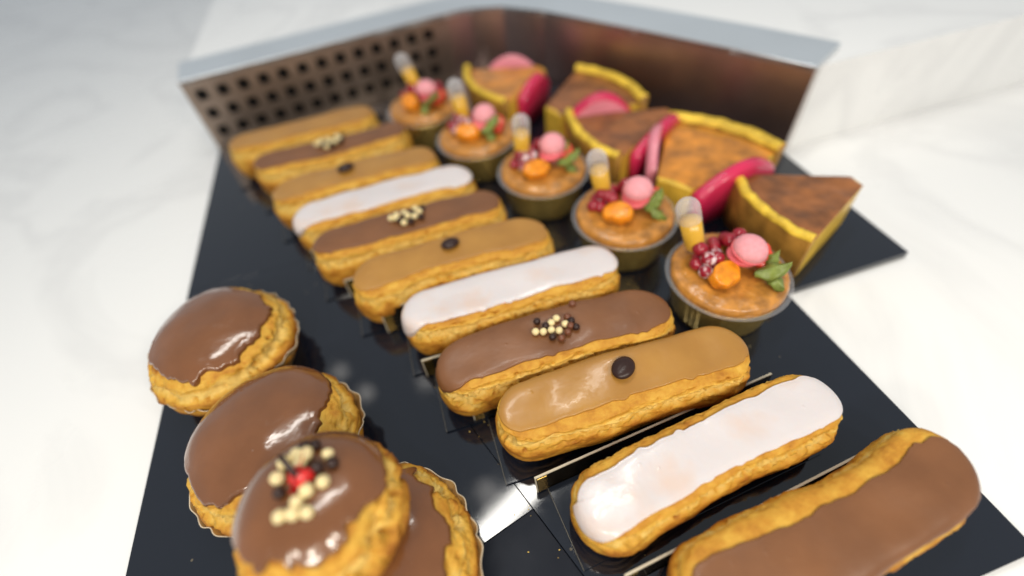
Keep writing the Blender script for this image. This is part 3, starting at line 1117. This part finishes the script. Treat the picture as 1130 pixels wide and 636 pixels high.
def wall_strip(name, pts, mat, label, thick=.003, z0=-.005, z1=TOP - .001):
    """upright metal sheet on the outside of the polyline"""
    bm = bmesh.new()
    n = len(pts)
    nor = []
    for i in range(n):
        a = Vector(pts[max(0, i - 1)])
        b2 = Vector(pts[min(n - 1, i + 1)])
        d = (b2 - a).normalized()
        nor.append(Vector((d.y, -d.x)))
    ring = []
    for i, p in enumerate(pts):
        q = Vector(p) + nor[i] * thick
        ring.append([bm.verts.new((p[0], p[1], z0)), bm.verts.new((p[0], p[1], z1)), bm.verts.new((q.x, q.y, z1)), bm.verts.new((q.x, q.y, z0))])
    for i in range(n - 1):
        for k in range(4):
            bm.faces.new((ring[i][k], ring[i][(k + 1) % 4], ring[i + 1][(k + 1) % 4], ring[i + 1][k]))
    bm.faces.new(ring[0])
    bm.faces.new(ring[-1][::-1])
    o = link(name, from_bm(bm), mat, None, False)
    tag(o, label, 'panel')
    return o


wall_strip('side_panel', WALL[:7], M_STEEL, 'smooth brown steel panel behind the flan slices, mirroring them', z0=-.0054)

# perforated rear sheet: a real grid of square holes
P0, P1 = Vector((-.205, .445)), Vector((.060, .4835))
dirw = (P1 - P0).normalized()
Lw = (P1 - P0).length
perf = thing('perforated_panel', 'brown metal panel with rows of square holes behind the eclairs', 'panel', (P0.x, P0.y, 0), math.atan2(dirw.y, dirw.x))
bm = bmesh.new()
pitch, hole = .0192, .0100
xs_ = [0.0]
nx_ = int(Lw / pitch)
for k in range(nx_):
    c0 = .008 + k * pitch
    xs_ += [c0, c0 + hole]
xs_.append(Lw)
zs_ = [-.0054]
for k in range(3):
    c0 = .0125 + k * .0185
    zs_ += [c0, c0 + .0100]
zs_.append(TOP - .001)
vv = {}
for i, a in enumerate(xs_):
    for j, b2 in enumerate(zs_):
        vv[i, j] = bm.verts.new((a, 0, b2))
for i in range(len(xs_) - 1):
    for j in range(len(zs_) - 1):
        if i % 2 == 1 and j % 2 == 1:
            continue
        bm.faces.new((vv[i, j], vv[i + 1, j], vv[i + 1, j + 1], vv[i, j + 1]))
o = link('perforated_sheet', from_bm(bm), M_PERF, perf, False)
o.modifiers.new('thickness', 'SOLIDIFY').thickness = .0015
bm = bmesh.new()
box_bm(bm, 0, Lw, .012, .014, -.0054, TOP - .0055)
link('backing_sheet', from_bm(bm), M_FLOOR, perf, False)

# pale ledge capping the upstand, and the raised white step behind it
def outward(pts, d):
    out = []
    n = len(pts)
    for i in range(n):
        a, c2 = Vector(pts[max(0, i - 1)]), Vector(pts[min(n - 1, i + 1)])
        t_ = (c2 - a).normalized()
        q = Vector(pts[i]) + Vector((t_.y, -t_.x)) * d
        out.append((q.x, q.y))
    return out


bm = bmesh.new()
prism_bm(bm, WALL + outward(WALL, .052)[::-1], TOP - .0045, TOP, .0012, 3)
o = link('steel_ledge', from_bm(bm), M_LEDGE, None, False)
tag(o, 'pale steel ledge capping the low wall behind the pastries', 'ledge')
bk = outward(WALL, .016)
bm = bmesh.new()
prism_bm(bm, bk + [(bk[-1][0], 5.0), (5.0, 5.0), (5.0, bk[0][1])], -.0054, TOP - .0050)
o = link('counter_step', from_bm(bm), M_COUNTER, None, False)
o['kind'] = 'structure'

# crumbs dropped on the trays
rc = random.Random(11)
bm = bmesh.new()
for _ in range(90):
    x, y = rc.uniform(-.06, .15), rc.uniform(-.06, .20)
    if rc.random() < .5:
        x = seam(y) + rc.gauss(.006, .012)
    r = rc.uniform(.00018, .00055)
    mtx = Matrix.Translation((x, y, r * .5)) @ Euler((rc.random() * 6, rc.random() * 6, 0)).to_matrix().to_4x4() @ Matrix.Diagonal((r, r * .7, r * .5, 1))
    bmesh.ops.create_icosphere(bm, subdivisions=1, radius=1, matrix=mtx)
o = link('crumbs', from_bm(bm), M_CHOUX, None, False)
o['kind'] = 'stuff'

# ------------------------------------------------------------------ camera
cam_d = bpy.data.cameras.new('camera')
cam = bpy.data.objects.new('camera', cam_d)
COL.objects.link(cam)
cam.location = (-.024078, -.057062, .236633)
cam.rotation_euler = (.723093, .084033, -.306999)
cam_d.sensor_width = 36
cam_d.lens = 508.2 / 1130 * 36
cam_d.clip_start = .01
cam_d.clip_end = 50
cam_d.dof.use_dof = True
cam_d.dof.focus_distance = .220
cam_d.dof.aperture_fstop = .01619 / .0085
scene.camera = cam

# ------------------------------------------------------------------ light
w = bpy.data.worlds.new('World')
scene.world = w
w.use_nodes = True
bg = w.node_tree.nodes['Background']
bg.inputs['Color'].default_value = (.86, .93, 1.0, 1)
bg.inputs['Strength'].default_value = .47


def area(name, loc, target, sx, sy, power, col=(1, .95, .88), shape='RECTANGLE', roll=0.0):
    d = bpy.data.lights.new(name, 'AREA')
    d.shape = shape
    d.size, d.size_y = sx, sy
    d.energy = power
    d.color = col
    o = bpy.data.objects.new(name, d)
    COL.objects.link(o)
    o.location = loc
    dirv = Vector(target) - Vector(loc)
    q = dirv.to_track_quat('-Z', 'Y').to_matrix()
    o.rotation_euler = (Matrix.Rotation(roll, 3, 'Z') @ q).to_euler()
    return o


area('strip_lamp', (-.040, .300, 1.0), (-.020, .10, 0), .70, .05, 3.6, (1, .97, .90), roll=.35)
for x in (-.55, -.25, .05, .35):
    area('case_spot_lamp', (x, -.50, .62), (x * .3 + .05, .12, 0), .10, .10, 1.85, (1, .92, .79), 'DISK')
for k, (x, y) in enumerate(((-.11, .83), (-.30, 1.60), (-.83, 1.87), (-.68, 1.65))):
    area('ceiling_downlight', (x, y, 2.30), (x, y, 0), .09, .09, .06, (1, .95, .88), 'DISK')

scene.view_settings.view_transform = 'Standard'
scene.view_settings.look = 'None'
scene.view_settings.exposure = 0
scene.view_settings.gamma = 1
scene.cycles.use_denoising = True
